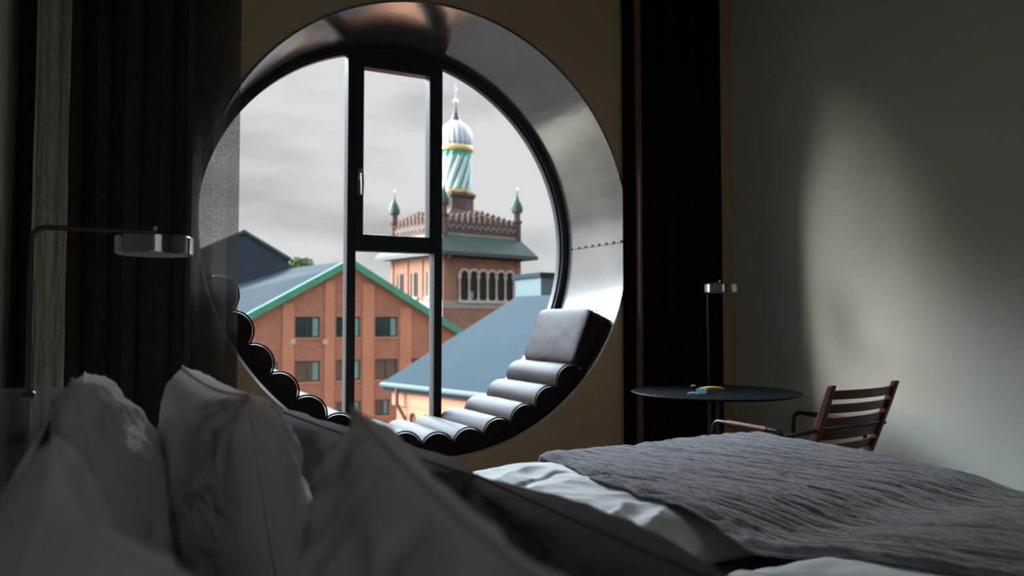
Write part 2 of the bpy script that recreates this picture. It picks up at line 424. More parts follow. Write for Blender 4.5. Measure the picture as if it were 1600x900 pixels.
# headrest block
hr_c = R(-32.2)
mb=MB()
HT=Vector((.377,0,.926)); HN=Vector((-.926,0,.377))   # up along the block, and out of its padded face
def hw(u,y,v):
    p=Vector((.937,y,-.572))+HT*u+HN*v
    rr=sqrt(p.x*p.x+p.z*p.z)
    if rr>RAD-.004: p.x*=(RAD-.004)/rr; p.z*=(RAD-.004)/rr
    return Vector((CX,WY,CZ))+p
nx,ny_,nz_=18,18,12
def rb(u,v,w):   # rounded box map from cube [-1,1]
    p_=9
    m_=(abs(u)**p_+abs(v)**p_+abs(w)**p_)**(1/p_); mx_=max(abs(u),abs(v),abs(w))
    s_=mx_/m_ if m_ else 1
    return u*s_,v*s_,w*s_
bm=bmesh.new(); bmesh.ops.create_cube(bm,size=2); bmesh.ops.subdivide_edges(bm,edges=bm.edges[:],cuts=17,use_grid_fill=True)
for v in bm.verts:
    u_,v_,w_=rb(*v.co)
    h_ = hw(u_*.172, .36+v_*.31, w_*.072*(1+.10*(1-v_*v_)*(1-u_*u_)))
    d_=.005*nz(u_*3,v_*9,w_*3)
    v.co = h_+Vector((d_,0,d_))
me=bpy.data.meshes.new('headrest_cushion'); bm.to_mesh(me); bm.free(); me.materials.append(M['leather'])
for p in me.polygons: p.use_smooth=True
ho=bpy.data.objects.new('headrest_cushion',me); COL.objects.link(ho)
tag(ho,'big brown leather headrest block on top of the right end of the window lounge pad','cushion')
pm=MB(); pts=[]
for k in range(48):
    a=2*pi*k/48; u_,w_=cos(a),sin(a); m_=(abs(u_)**5+abs(w_)**5)**.2; pts.append(hw(u_/m_*.166,.056,w_/m_*.068))
pm.tube(pts,.004,6,closed=True).build('piping',M['leather_pip'],ho,smooth=True)

# ---------------------------------------------------------------- curtains
def curtain(name, x0, x1, y, amp, waves, m, label, z0=.02, z1=3.13, ph=0, seed=0, crinkle=0, nxs=None, nzs=40, group=None, cat='curtain', edge_f=None):
    nxs = nxs or int(waves*22); vs=[]; fs=[]
    for j in range(nzs+1):
        z = z0+(z1-z0)*j/nzs
        for i in range(nxs+1):
            q=i/nxs; ww = q + .25/waves*nz(q*waves*.6, seed, z*.25)
            yy = y + amp*(sin(2*pi*waves*ww+ph) + .35*nz(q*waves*2.3, seed+4, z*.4))*(.8+.3*nz(q*waves, seed+9, 0))
            xx = x0+(x1-x0)*q + amp*.45*sin(4*pi*waves*ww+ph)*.5
            if crinkle:
                yy += crinkle*(nz(q*waves*7, z*3.2, seed)+.6*nz(q*waves*15, z*9, seed+3)); 
            if edge_f: xx += edge_f(z)*q
            vs.append((xx,yy,z))
    for j in range(nzs):
        for i in range(nxs): a=j*(nxs+1)+i; fs.append((a,a+1,a+nxs+2,a+nxs+1))
    o = MB().add(vs,fs).build(name, m, None, smooth='all', fix=False)
    s_=o.modifiers.new('sol','SOLIDIFY'); s_.thickness=.002
    return tag(o,label,cat,group)
curtain('blackout_curtain', -.335, .30, 3.50, .045, 6.0, M['blackout'], 'dark brown heavy curtain in folds left of the round window, behind the reading lamp', seed=1)
curtain('sheer_curtain', .13, .504, 3.60, .022, 3.2, M['sheer'], 'see-through grey curtain edge hanging over the left rim of the round window', seed=5, crinkle=0, nzs=90, nxs=120)
curtain('linen_curtain', -.262, -.150, 3.38, .024, 1.6, M['linen'], 'narrow crinkled grey linen curtain fold hanging in front of the dark curtain at far left', seed=8, crinkle=.018, nxs=60, nzs=160)
curtain('blackout_curtain', 2.60, 3.335, 3.668, .020, 5.0, M['blackcurt'], 'black floor-length curtain between the round window and the right corner', seed=14, ph=.9)

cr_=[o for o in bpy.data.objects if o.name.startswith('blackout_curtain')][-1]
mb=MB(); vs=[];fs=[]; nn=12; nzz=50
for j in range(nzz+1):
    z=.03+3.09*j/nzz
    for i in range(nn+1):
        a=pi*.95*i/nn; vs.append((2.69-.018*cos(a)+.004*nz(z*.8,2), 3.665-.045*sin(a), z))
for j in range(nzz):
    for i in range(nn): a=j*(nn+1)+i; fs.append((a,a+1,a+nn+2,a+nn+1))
eo=mb.add(vs,fs).build('highlight_fold',cloth_mat('curtain_edge_highlight',(.20,.135,.105),transl=.1,weave=500),cr_,smooth='all',fix=False); eo['label']='curtain edge fold with its highlight in the colour'  # lit edge of the front fold, its highlight put into a lighter brown
# ---------------------------------------------------------------- headboard with glass ledge
HX = -.076
hb = thing('headboard', 'low grey headboard behind the white pillows with a glossy glass ledge on top', 'headboard', (-.21, 1.1, 0))
def local(mb_, o): mb_.v=[(v[0]-o.location.x, v[1]-o.location.y, v[2]-o.location.z) for v in mb_.v]; return mb_
local(MB().box((XL+.002,-.3,0),(HX-.004,2.045,.938)),hb).build('panel',M['headboard'],hb,bevel=.004)
lo=local(MB().box((XL+.002,-.3,.940),(HX-.003,2.05,.950)),hb).build('glass_ledge',M['ledge'],hb)
local(MB().box((HX-.003,-.3,.9395),(HX+.001,2.05,.9505)),hb).build('polished_edge',M['ledge_edge'],lo)

# ---------------------------------------------------------------- lamps
def lamp(name, label, base, stem_h, arm, rz, shade_r=.079, shade_h=.034, foot_r=.045, tube=.0055, m1='lampdark'):
    t_ = thing(name,label,'lamp',base,rz)
    MB().lathe([(foot_r,0),(foot_r,.006),(foot_r-.003,.009),(.008,.010)],n=40).build('base',M[m1],t_,smooth=True)
    h=stem_h; r=.022
    pts=[(0,0,.008),(0,0,h-r)]+[(r-r*cos(a*pi/12),0,h-r+r*sin(a*pi/12)) for a in range(1,7)]+[(arm+.004,0,h)]
    MB().tube(pts,tube,14).build('pole',M[m1],t_,smooth=True)
    s_=MB().lathe([(.0,h-.001-.0),(shade_r-.004,h-.003),(shade_r,h-.006),(shade_r,h-.006-shade_h),(shade_r-.002,h-.008-shade_h),(shade_r-.004,h-.008-shade_h)],c=(arm,0,-tube),n=64).build('shade',M['chrome'],t_,smooth=True)
    MB().lathe([(shade_r-.004,h-.0085-shade_h),(.0,h-.0095-shade_h)],c=(arm,0,-tube),n=48).build('diffuser',M['diffuser'],s_,smooth=True)
    MB().lathe([(.004,h),(.004,h+.012),(.002,h+.014)],c=(arm,0,0),n=12).build('knob',M['chrome'],s_,smooth=True)
    return t_
lamp('reading_lamp','slim metal reading lamp with flat round shade standing on the headboard ledge',(-.138,1.82,.9505),.335,.222,0,foot_r=.013,shade_r=.076)
lamp('floor_lamp','dark slim floor lamp with flat round shade before the black curtain behind the table',(2.985,3.41,0),1.30,.20,R(-112),m1='lampdark',foot_r=.09,shade_r=.095,shade_h=.04)

# ---------------------------------------------------------------- bed
bed = thing('bed_base','dark upholstered bed base under the two mattresses','bed base',(1.0,1.1,0))
local(MB().box((-.07,.14,.10),(2.02,2.04,.34)),bed).build('box_base',M['base'],bed,bevel=.02)
for x in (.03,1.92):
    for y in (.24,1.94):
        local(MB().lathe([(.022,0),(.03,.10)],c=(x,y,0),n=16),bed).build('leg',M['lampdark'],bed,smooth=True)
def mattress(y0,y1,label):
    o=MB().box((-.068,y0,.342),(2.02,y1,.585)).build('mattress',M['mattress'],None,bevel=.035)
    tag(o,label,'mattress',None); return o
mattress(.14,1.085,'grey mattress of the bed half nearest the camera')
mattress(1.095,2.04,'grey mattress of the bed half by the window')

def duvet(x0,x1,y0,y1,label,ztop=.69,zb=.590,seed=0):
    nx,ny=260,180; top=[]; vs=[]; fs=[]
    def H(x,y):
        dx=min(x-x0,x1-x)/.10; dy0=(y-y0)/.16; dy1=(y1-y)/.10
        def e(d): d=max(0,min(1,d)); return (1-(1-d)**2.4)**.5
        h=zb+.012+(ztop-zb-.012)*e(dx)*e(dy0)*e(dy1)
        ed=min(1,max(0,min(dx,dy0,dy1)))
        calm = 1 if x<1.06 else max(.12,1-(x-1.06)*9)
        wr = 0
        # folds pulled across the edge, fading onto the top
        side = math.exp(-((y-y0)/.22)**2)
        u = x*1.0+ .25*nz(x*3,y*3,seed)
        wr += .024*side*(ridg(u*10, y*2.2, seed+1)-.55)
        wr += .011*(ridg(x*5+y*2.5,y*7-x*2,seed+2)-.6)
        wr += .006*(ridg(x*13+y*4,y*11,seed+3)-.6)
        wr += .010*nz(x*3.1,y*2.3,seed+5)
        # one long soft crease across
        wr -= .008*math.exp(-((y-(y0+(y1-y0)*.62)-.05*sin(x*7))/.012)**2)*(1 if x<1.1 else 0)
        return h+wr*calm*(.25+.75*ed)
    for j in range(ny+1):
        for i in range(nx+1):
            x=x0+(x1-x0)*i/nx; y=y0+(y1-y0)*j/ny
            vs.append((x,y,H(x,y)))
    for j in range(ny):
        for i in range(nx): a=j*(nx+1)+i; fs.append((a,a+1,a+nx+2,a+nx+1))
    o=len(vs)
    border=[i for i in range(nx+1)]+[j*(nx+1)+nx for j in range(1,ny+1)]+[ny*(nx+1)+i for i in range(nx-1,-1,-1)]+[j*(nx+1) for j in range(ny-1,0,-1)]
    for b in border: vs.append((vs[b][0],vs[b][1],zb))
    nb=len(border)
    for k in range(nb): fs.append((border[k],border[(k+1)%nb],o+(k+1)%nb,o+k))
    fs.append(tuple(o+k for k in range(nb)))
    ob=MB().add(vs,fs).build('duvet',M['linen_white'],None,smooth='all')
    tag(ob,label,'duvet'); return ob
duvet(.55,2.00,1.29,2.05,'white rumpled duvet of the bed half by the window, partly under the grey blanket',seed=2)
duvet(.58,2.00,.16,1.05,'white duvet of the bed half nearest the camera, showing at the bottom right',seed=21)

# blanket laid across both duvets
def blanket():
    X0,X1=1.10,2.035; Y0,Y1=.12,2.075; rr=.05
    ns,nt_=420,520; SL=(X1-X0)+.42; TL=(Y1-Y0)+.30
    vs=[];fs=[]
    def drop(e,r=rr):
        e=max(0,e)
        if e<r*pi/2: return r*sin(e/r), r*(1-cos(e/r))
        return r, r+(e-r*pi/2)
    for j in range(nt_+1):
        t_=j/nt_*TL
        for i in range(ns+1):
            s_=i/ns*SL
            yq=Y0+t_; edge = .02*nz(t_*1.7,3.3)+.02*nz(t_*7,1.3) + .05*max(0,(yq-1.39)/.64)**2 + .42*max(0,1.08-yq)
            x=X0+s_+ edge*max(0,1-s_/.8); y=Y0+t_
            ex=x-X1+rr; ey=y-Y1+rr
            hx_,dx_=drop(ex); hy_,dy_=drop(ey)
            xx=min(x,X1-rr)+hx_; yy=min(y,Y1-rr)+hy_
            gap=math.exp(-((yy-1.135)/.13)**2)
            top=.704-.030*gap + .012*math.exp(-((yy-1.75)/.3)**2)*math.exp(-((xx-1.75)/.35)**2)
            # creases run across the bed, bending a little
            u=xx*1.0+.30*yy+.05*nz(xx*2,yy*1.4,7)
            cr=.0065*(ridg(u*17,yy*1.5,1)-.6)+.0045*(ridg(u*38,yy*3.2,2)-.6)+.0030*(ridg(u*75,yy*8,3)-.6)+.0016*(ridg(u*140+yy*12,yy*26,5)-.6)+.008*nz(xx*2.4,yy*1.6,9)+.002*nz(u*60,yy*22,4)
            hang=min(1,max(0,(dx_+dy_)/.08))
            z=top-dx_-dy_+cr*(1-.5*hang)
            if hang>0: xx+=cr*hang*1.5
            le=math.exp(-(s_/.018)**2); z-= .010*le
            z+=.005*math.exp(-((s_-.022)/.008)**2)
            vs.append((xx,yy,z))
    for j in range(nt_):
        for i in range(ns): a=j*(ns+1)+i; fs.append((a,a+1,a+ns+2,a+ns+1))
    o=MB().add(vs,fs).build('blanket',M['blanket'],None,smooth='all',fix=False)
    m_=o.modifiers.new('sol','SOLIDIFY'); m_.thickness=.006; m_.offset=1
    tag(o,'large grey crinkled linen blanket spread across the foot of the bed','blanket')
blanket()

# pillows: four corners (near-bottom, far-bottom, near-top, far-top)
def pillow(name,label,nb,fb,nt,ft,th,m,cat='pillow',seed=0,wr=1.9,seam=True,group=None,sag=.06,p=.5,fa=.011,fq=2.6,front=1.0,back=1.0):
    nu,nv=120,100; nb,fb,nt,ft=[Vector(q) for q in (nb,fb,nt,ft)]
    c0=(nb+fb)/2; c0=Vector((c0.x,c0.y,min(nb.z,fb.z)))
    def base(u,v):
        # concave outline between the corners
        uu=u*(1-sag*(1-v*v)); vv=v*(1-sag*1.25*(1-u*u))
        a=(uu+1)/2;b=(vv+1)/2
        return (nb*(1-a)+fb*a)*(1-b)+(nt*(1-a)+ft*a)*b
    U=((fb-nb)+(ft-nt)).normalized(); V=((nt-nb)+(ft-fb)).normalized(); NN=U.cross(V).normalized()   # towards +x when far=+y
    vs=[];fs=[]; idx={}
    for side in (1,-1):
        for j in range(nv+1):
            for i in range(nu+1):
                u=-1+2*i/nu; v=-1+2*j/nv
                rim=(i in (0,nu) or j in (0,nv))
                if side==-1 and rim: idx[(side,i,j)]=idx[(1,i,j)]; continue
                b=base(u,v); e=(max(0,1-u*u)*max(0,1-v*v))
                tt=th*(front if side==1 else back)*(e**p)*(1-.12*v)
                w=0
                for (cu,cv) in ((-1,1),(1,1),(-1,-1),(1,-1)):
                    du,dv=u-cu,v-cv; rr=sqrt(du*du+dv*dv); an=math.atan2(dv,du)
                    w+= .008*math.exp(-(rr/.75)**2)*(ridg(an*3.6+seed,rr*.8,seed+cu+side)+.6*ridg(an*9+seed,rr*1.2,cu+side))*min(1,rr*4)
                w+=.006*(ridg(u*1.8+v*.9+seed,v*2.4,seed+side*3)-.55)*e**.3
                w+=.003*(ridg(u*5+seed,v*6-u*3,seed+8+side)-.55)*e**.3
                w+=.010*nz(u*1.3+seed,v*1.3,side*5+seed)*e**.3
                if seam:
                    w-=.004*math.exp(-((u+.78)/.018)**2)
                tt=max(.0,tt+w*wr*(1 if e>0 else 0))
                # soft folds hanging from the top edge
                fo=(ridg(u*fq+.5*v+seed*1.7,v*.7+seed,side*2)-.92)*fa*1.5*e**.25*(.35+.65*(v+1)/2)
                fo+=(ridg(u*fq*2.3-.8*v+seed,v*1.1,side*4+1)-.9)*fa*.5*e**.25
                if front<1 and side==1: fo*=.25
                q=b+NN*side*(tt+max(-tt*.8,fo))
                if q.x<HX+.006: q.x=HX+.006+.15*max(-.06,q.x-HX-.006)*(0 if q.z<.957 else 1)
                idx[(side,i,j)]=len(vs); vs.append(q-c0)
    for side in (1,-1):
        for j in range(nv):
            for i in range(nu):
                f=(idx[(side,i,j)],idx[(side,i+1,j)],idx[(side,i+1,j+1)],idx[(side,i,j+1)])
                fs.append(f if side==1 else f[::-1])
    o=MB().add(vs,fs).build(name,m,None,smooth='all'); o.location=c0
    # sewn edge running round the rim
    pts=[]
    for k in range(60): pts.append(base(-1+2*k/60,-1)-c0)
    for k in range(60): pts.append(base(1,-1+2*k/60)-c0)
    for k in range(60): pts.append(base(1-2*k/60,1)-c0)
    for k in range(60): pts.append(base(-1,1-2*k/60)-c0)
    MB().tube(pts,.0022,6,closed=True).build('seam',m,o,smooth=True)
    tag(o,label,cat,group); return o
ZB=.60
pillow('pillow','white pillow against the headboard at the bottom left corner, nearest the camera',(.045,.17,ZB),(.05,.78,ZB),(-.035,.19,.985),(-.038,.745,1.005),.106,M['pillow_white'],seed=1,fa=.050,fq=2.1)
pillow('pillow','white pillow against the headboard below the reading lamp',(.05,1.16,ZB),(.05,1.78,ZB),(-.042,1.235,1.02),(-.036,1.62,1.005),.095,M['pillow_white'],seed=7)
pillow('pillow','white pillow standing in front of the one by the headboard, below the dark curtain',(.235,1.08,ZB),(.195,1.76,ZB),(.172,1.115,.998),(.13,1.66,1.01),.108,M['pillow_white'],seed=12,fa=.006,back=.92)
pillow('pillow','large blurred white pillow in the bottom middle foreground with its corner against the window',(.27,.13,ZB),(.225,.80,ZB),(.175,.15,.972),(.213,.755,1.016),.088,M['pillow_white'],seed=17,fa=.026,front=.55,back=1.25)
pillow('cushion','dark grey linen cushion leaning on the pillows of the bed half by the window',(.53,1.10,.60),(.46,2.03,.60),(.485,1.11,.868),(.375,2.02,.878),.105,M['cushion_grey'],cat='cushion',seed=25,wr=1.6,seam=False,sag=.02,p=.38)
pillow('cushion','dark grey linen cushion behind the large foreground pillow, by the bottom edge',(.56,.18,.60),(.55,1.10,.60),(.50,.22,.865),(.498,1.09,.866),.095,M['cushion_grey'],cat='cushion',seed=31,wr=1.8,seam=False,sag=.03,p=.42)

# ---------------------------------------------------------------- table
TX,TY,TH=2.73,3.07,.74
tb=thing('bistro_table','black round table with a thin top in front of the black curtain','table',(TX,TY,0))
MB().lathe([(.0,TH-.014),(.39,TH-.014),(.418,TH-.006),(.420,TH-.002),(.418,TH),(.0,TH)],n=96).build('table_top',M['table'],tb,smooth=True)
MB().lathe([(.24,0),(.24,.008),(.235,.012),(.03,.016)],n=48).build('table_base',M['black_tube'],tb,smooth=True)
for k in range(3):
    a=2*pi*k/3+.4; MB().tube([(.028*cos(a),.028*sin(a),.012),(.028*cos(a),.028*sin(a),TH-.013)],.0085,12).build('post',M['black_tube'],tb,smooth=True)
def leaflet(name,label,c,l,w_,rz,m,h=.012,fold=.006):
    mb_=MB(); rows=8
    vs=[];fs=[]
    for j in range(2):
        for i in range(rows+1):
            q=i/rows; vs+= [(-l/2+l*q,-w_/2,j*h+fold*sin(pi*q)*j),(-l/2+l*q,w_/2,j*h+fold*sin(pi*q)*j)]
    n_=2*(rows+1)
    for i in range(rows):
        a=2*i; fs+=[(a,a+1,a+3,a+2),(n_+a,n_+a+2,n_+a+3,n_+a+1),(a,a+2,n_+a+2,n_+a),(a+1,n_+a+1,n_+a+3,a+3)]
    fs+=[(0,n_,n_+1,1),(2*rows,2*rows+1,n_+2*rows+1,n_+2*rows)]
    o=mb_.add(vs,fs).build(name,m,None,bevel=.001); o.location=c; o.rotation_euler=(0,0,rz)
    return o
pt=lambda px,py: P(px,py,TY)
def ontable(px,y): 
    q=P(px,600,y); return (q.x,y,TH+.0005)
tag(leaflet('folded_leaflet','',ontable(1113,3.14),.115,.06,R(-25),M['yellow'],.010),'yellow and cream folded leaflet lying on the black round table','leaflet')
leaflet('paper_packet','',ontable(1097,3.02),.05,.035,R(-55),M['blue'],.02)
tag(bpy.data.objects['paper_packet'],'pale blue paper packet on the black round table beside the yellow leaflet','packet')
leaflet('paper_card','',ontable(1083,2.96),.055,.02,R(-45),M['pale'],.008)
tag(bpy.data.objects['paper_card'],'small pale grey card, leftmost of the things on the black round table','card')
q=ontable(1083,3.2); o=MB().lathe([(.009,0),(.010,.004),(.010,.012),(.006,.015),(.006,.017),(.011,.018),(.011,.025),(.004,.028)],n=20).build('small_bottle',M['table'],None,smooth=True); o.location=q
tag(o,'tiny dark bottle with a shiny cap on the black round table','bottle')
MB().lathe([(.0112,.0178),(.0112,.0255),(.005,.0285)],n=20).build('cap',M['knob'],o,smooth=True)

# ---------------------------------------------------------------- armchair
ch=thing('armchair','red-brown slatted wooden armchair with black steel tube arms beside the foot of the bed','chair',(2.70,2.49,0),R(7))
def arc(c,r,a0_,a1_,ax,n_=6):
    out=[]
    for k in range(n_+1):
        a=a0_+(a1_-a0_)*k/n_; out.append((c[0], c[1]+r*cos(a), c[2]+r*sin(a)))
    return out
AH=.655
for s_ in (-1,1):
    x=s_*.285; r=.035
    pts=[(x,.30,0.0),(x,.245,AH-r)]+arc((x,.21,AH-r),r,0,pi/2,0)+[(x,-.05,AH-.006)]+arc((x,-.085,AH-.041),r,pi/2,pi,0)+[(x,-.17,0.0)]
    MB().tube(pts,.0095,12).build('arm_frame',M['black_tube'],ch,smooth=True)
    MB().tube([(x,.165,AH),(x,-.04,AH-.006)],[.0125,.0125],12).build('armrest',M['redwood'],ch,smooth=True)
    # side rail below seat
    MB().tube([(x,.262,.40),(x,-.135,.38)],.009,10).build('side_rail',M['black_tube'],ch,smooth=True)
# back posts
def backpt(h,y_off=0): # line of backrest from seat up
    q=(h-.40)/.45; return -.13-.175*q+y_off
for s_ in (-1,1):
    mb=MB(); vs=[];fs=[]
    hs=[.33,.45,.60,.74,.845]
    for h in hs:
        y=backpt(h); wd=.034 if h<.8 else .026
        xc=s_*(.205+.018*(h-.33)/.5)
        vs+=[(xc-.013,y-wd/2,h),(xc+.013,y-wd/2,h),(xc+.013,y+wd/2,h),(xc-.013,y+wd/2,h)]
    for k in range(len(hs)-1):
        for q in range(4): fs.append((4*k+q,4*k+(q+1)%4,4*k+4+(q+1)%4,4*k+4+q))
    e_=4*(len(hs)-1); fs+=[(3,2,1,0),(e_,e_+1,e_+2,e_+3)]
    mb.add(vs,fs).build('back_post',M['redwood'],ch,bevel=.005)
for k,h in enumerate((.470,.525,.580,.636,.692,.748,.804)):
    mb=MB(); nn=16; vs=[];fs=[]; wd=.205+.018*(h-.33)/.5-.008
    for i in range(nn+1):
        q=-1+2*i/nn; x=q*wd; yb=backpt(h)-.030*(1-q*q)+.006
        hh=.0185
        for dy,dz in ((-.006,-hh),(.006,-hh),(.006,hh),(-.006,hh)): vs.append((x,yb+dy-.39*dz,h+dz))
    for i in range(nn):
        for c_ in range(4): fs.append((4*i+c_,4*i+(c_+1)%4,4*i+4+(c_+1)%4,4*i+4+c_))
    fs+=[(3,2,1,0),(4*nn,4*nn+1,4*nn+2,4*nn+3)]
    mb.add(vs,fs).build('back_slat',M['redwood'],ch,smooth=True)
for k in range(7):
    y=.24-k*.06; MB().box((-.272,y-.024,.405-.004*k),(.272,y+.024,.423-.004*k)).build('seat_slat',M['redwood'],ch,bevel=.004)
MB().tube([(-.285,-.125,.665-.035),(-.25,-.235,.66),(.25,-.235,.66),(.285,-.125,.665-.035)],.008,10).build('back_brace',M['black_tube'],ch,smooth=True)
MB().tube([(-.285,.262,.395),(.285,.262,.395)],.009,10).build('cross_rail',M['black_tube'],ch,smooth=True)
MB().tube([(-.285,-.125,.375),(.285,-.125,.375)],.009,10).build('cross_rail',M['black_tube'],ch,smooth=True)

# ================================================================ OUTSIDE
GZ=-17.0
g=MB().box((-150,-150,GZ-.3),(300,400,GZ)).build('ground',M['ground']); g['kind']='structure'

# ---- brick gable building, front on plane Y=FY
FY=55.0
def Q(px,py,Y=FY): p=P(px,py,Y); return (p.x,p.z)
apex=Q(545,413); Lp=Q(375,505); Rp=Q(700,512)
def ext(a,b,x): return (x, a[1]+(b[1]-a[1])*(x-a[0])/(b[0]-a[0]))
Lend=ext(apex,Lp,Q(300,500)[0]); Rend=ext(apex,Rp,Q(738,500)[0])
gb=thing('gable_building','orange brick building with a wide gable, green copper edge and rows of dark windows','building',((Lend[0]+Rend[0])/2,FY,GZ))
def off(mb_): return local(mb_,gb)
def clip(poly,a,b):  # keep below the line a->b (a left of b)
    out=[]; f=lambda p:(a[1]+(b[1]-a[1])*(p[0]-a[0])/(b[0]-a[0]))-p[1]
    for i in range(len(poly)):
        p,q=poly[i],poly[(i+1)%len(poly)]; fp,fq=f(p),f(q)
        if fp>=0: out.append(p)
        if fp*fq<0: t_=fp/(fp-fq); out.append((p[0]+(q[0]-p[0])*t_,p[1]+(q[1]-p[1])*t_))
    return out
cols=[(408,434),(461,500),(525,563),(586,621)]
rows=[(495,527),(563,595),(627,652)]
wins=[]
for ri,(ya,yb) in enumerate(rows):
    for ci,(xa,xb) in enumerate(cols):
        if ri==0 and ci==0: continue
        if ri==2 and ci==1: xa=477
        if ri==2 and ci==3: xb=608
        if ri==2 and ci==0: continue
        p0=Q(xa,(ya+yb)/2); p1=Q(xb,(ya+yb)/2)
        zt=Q((xa+xb)/2,ya)[1]; zb_=Q((xa+xb)/2,yb)[1]
        wins.append((p0[0],p1[0],zb_,zt))
p0=Q(643,570);p1=Q(668,570); wins.append((p0[0],p1[0],Q(655,592)[1],Q(655,560)[1]))
# level each row
byrow=[wins[0:3],wins[3:7]+[wins[-1]],wins[7:-1]]
W2=[]
for rw in byrow:
    zt=sum(w_[3] for w_ in rw)/len(rw); zb_=sum(w_[2] for w_ in rw)/len(rw)
    W2+=[(w_[0],w_[1],zb_,zt) for w_ in rw]
rowz=[(sum(w_[2] for w_ in rw)/len(rw),sum(w_[3] for w_ in rw)/len(rw)) for rw in byrow]
# three lower storeys that continue the pattern down to the yard
dz_=rowz[1][0]-rowz[2][0]
for s_ in range(1,4):
    for w_ in byrow[1][:4]: W2.append((w_[0],w_[1],rowz[2][0]-dz_*s_,rowz[2][1]-dz_*s_))
xs=sorted(set([Lend[0],Rend[0],apex[0]]+[w_[0] for w_ in W2]+[w_[1] for w_ in W2])); zs=sorted(set([GZ,apex[1]]+[w_[2] for w_ in W2]+[w_[3] for w_ in W2]))
mb=MB()
for i in range(len(xs)-1):
    for j in range(len(zs)-1):
        mx_,mz_=(xs[i]+xs[i+1])/2,(zs[j]+zs[j+1])/2
        if any(w_[0]<mx_<w_[1] and w_[2]<mz_<w_[3] for w_ in W2): continue
        poly=[(xs[i],zs[j]),(xs[i+1],zs[j]),(xs[i+1],zs[j+1]),(xs[i],zs[j+1])]
        poly=clip(poly,Lend,apex) ; poly=clip(poly,apex,Rend) if poly else poly
        if len(poly)>2: mb.add([(x,FY,z) for x,z in poly],[tuple(range(len(poly)))])
for (a,b,c,d) in W2:  # window reveals
    mb.add([(a,FY,c),(b,FY,c),(b,FY,d),(a,FY,d),(a,FY+.3,c),(b,FY+.3,c),(b,FY+.3,d),(a,FY+.3,d)],[(0,1,5,4),(1,2,6,5),(2,3,7,6),(3,0,4,7)])
BK=FY+20
mb.add([(Lend[0],FY,GZ),(Lend[0],FY,Lend[1]),(Lend[0],BK,Lend[1]),(Lend[0],BK,GZ)],[(0,1,2,3)])
mb.add([(Rend[0],FY,GZ),(Rend[0],FY,Rend[1]),(Rend[0],BK,Rend[1]),(Rend[0],BK,GZ)],[(0,1,2,3)])
mb.add([(Lend[0],BK,GZ),(Lend[0],BK,Lend[1]),(apex[0],BK,apex[1]),(Rend[0],BK,Rend[1]),(Rend[0],BK,GZ)],[(0,1,2,3,4)])
off(mb).build('wall',M['brick_o'],gb,fix=False)
# pilasters
for xa,xb in ((385,398),(441,459),(507,522),(566,584),(624,642),(672,690)):
    x0=Q(xa,520)[0]; x1=Q(xb,520)[0]
    t0=min(ext(Lend,apex,x0)[1] if x0<apex[0] else ext(apex,Rend,x0)[1], ext(Lend,apex,x1)[1] if x1<apex[0] else ext(apex,Rend,x1)[1])
    off(MB().box((x0,FY-.13,GZ),(x1,FY+.02,t0-.25))).build('pilaster',M['brick_p'],gb)
for (a,b,c,d) in W2:
    m_=MB(); f_=.09
    m_.box((a,FY+.16,c),(a+f_,FY+.24,d)).box((b-f_,FY+.16,c),(b,FY+.24,d)).box((a+f_,FY+.16,c),(b-f_,FY+.24,c+f_)).box((a+f_,FY+.16,d-f_),(b-f_,FY+.24,d)).box(((a+b)/2-.04,FY+.16,c+f_),((a+b)/2+.04,FY+.24,d-f_))
    wo=off(m_).build('window',M['winframe'],gb)
    off(MB().box((a+f_,FY+.2,c+f_),(b-f_,FY+.22,d-f_))).build('pane',M['windark'],wo)
    if random.random()<.55:
        xx=b-f_-(b-a)*.22
        off(MB().box((xx,FY+.175,c+f_),(b-f_,FY+.19,d-f_))).build('blind',M['winblind'],wo)
    off(MB().box((a-.08,FY-.08,c-.13),(b+.08,FY+.1,c-.01))).build('sill',M['brick_p'],gb)
# roof slabs and copper verge
ov=.6
def slabpoly(a,b,y0,y1,th,name,m,zl=0):
    vs=[(a[0],y0,a[1]),(b[0],y0,b[1]),(b[0],y1,b[1]+zl),(a[0],y1,a[1]+zl)]
    vs2=[(x,y,z-th) for x,y,z in vs]
    off_=MB().add(vs+vs2,[(0,1,2,3),(7,6,5,4),(0,4,5,1),(1,5,6,2),(2,6,7,3),(3,7,4,0)])
    return off(off_).build(name,m,gb)
up=lambda p,d:(p[0],p[1]+d)
T=P(452,421,FY+20)
vs=[Vector((Lend[0]-.5,FY-.4,Lend[1]+.05)),Vector((apex[0],FY-.4,apex[1]+.25)),Vector((apex[0],FY+20,apex[1]+.9)),Vector((Lend[0]-.5,FY+20,P(330,480,FY+20).z))]
m_=MB().add(vs+[v-Vector((0,0,.25)) for v in vs],[(0,1,2,3),(7,6,5,4),(0,4,5,1),(1,5,6,2),(2,6,7,3),(3,7,4,0)])
off(m_).build('roof_slope',M['roofdark'],gb)
slabpoly(up(apex,.25),up(Rend,.25),FY-.4,BK,.25,'roof_slope',M['roofdark'])
for a,b in ((Lend,apex),(apex,Rend)):
    a2=up(a,.40);b2=up(b,.40)
    vs=[(a2[0],FY-.6,a2[1]),(b2[0],FY-.6,b2[1]),(b2[0],FY-.1,b2[1]),(a2[0],FY-.1,a2[1])]
    m_=MB().add(vs+[(x,y,z-.55) for x,y,z in vs],[(0,1,2,3),(7,6,5,4),(0,4,5,1),(1,5,6,2),(2,6,7,3),(3,7,4,0)])
    off(m_).build('verge_trim',M['copper'],gb)
# wall anchors
for px in (457,508): 
    x,z=Q(px,534); off(MB().box((x-.18,FY-.16,z-.18),(x+.18,FY-.12,z+.18))).build('wall_plaque',M['stone'],gb)

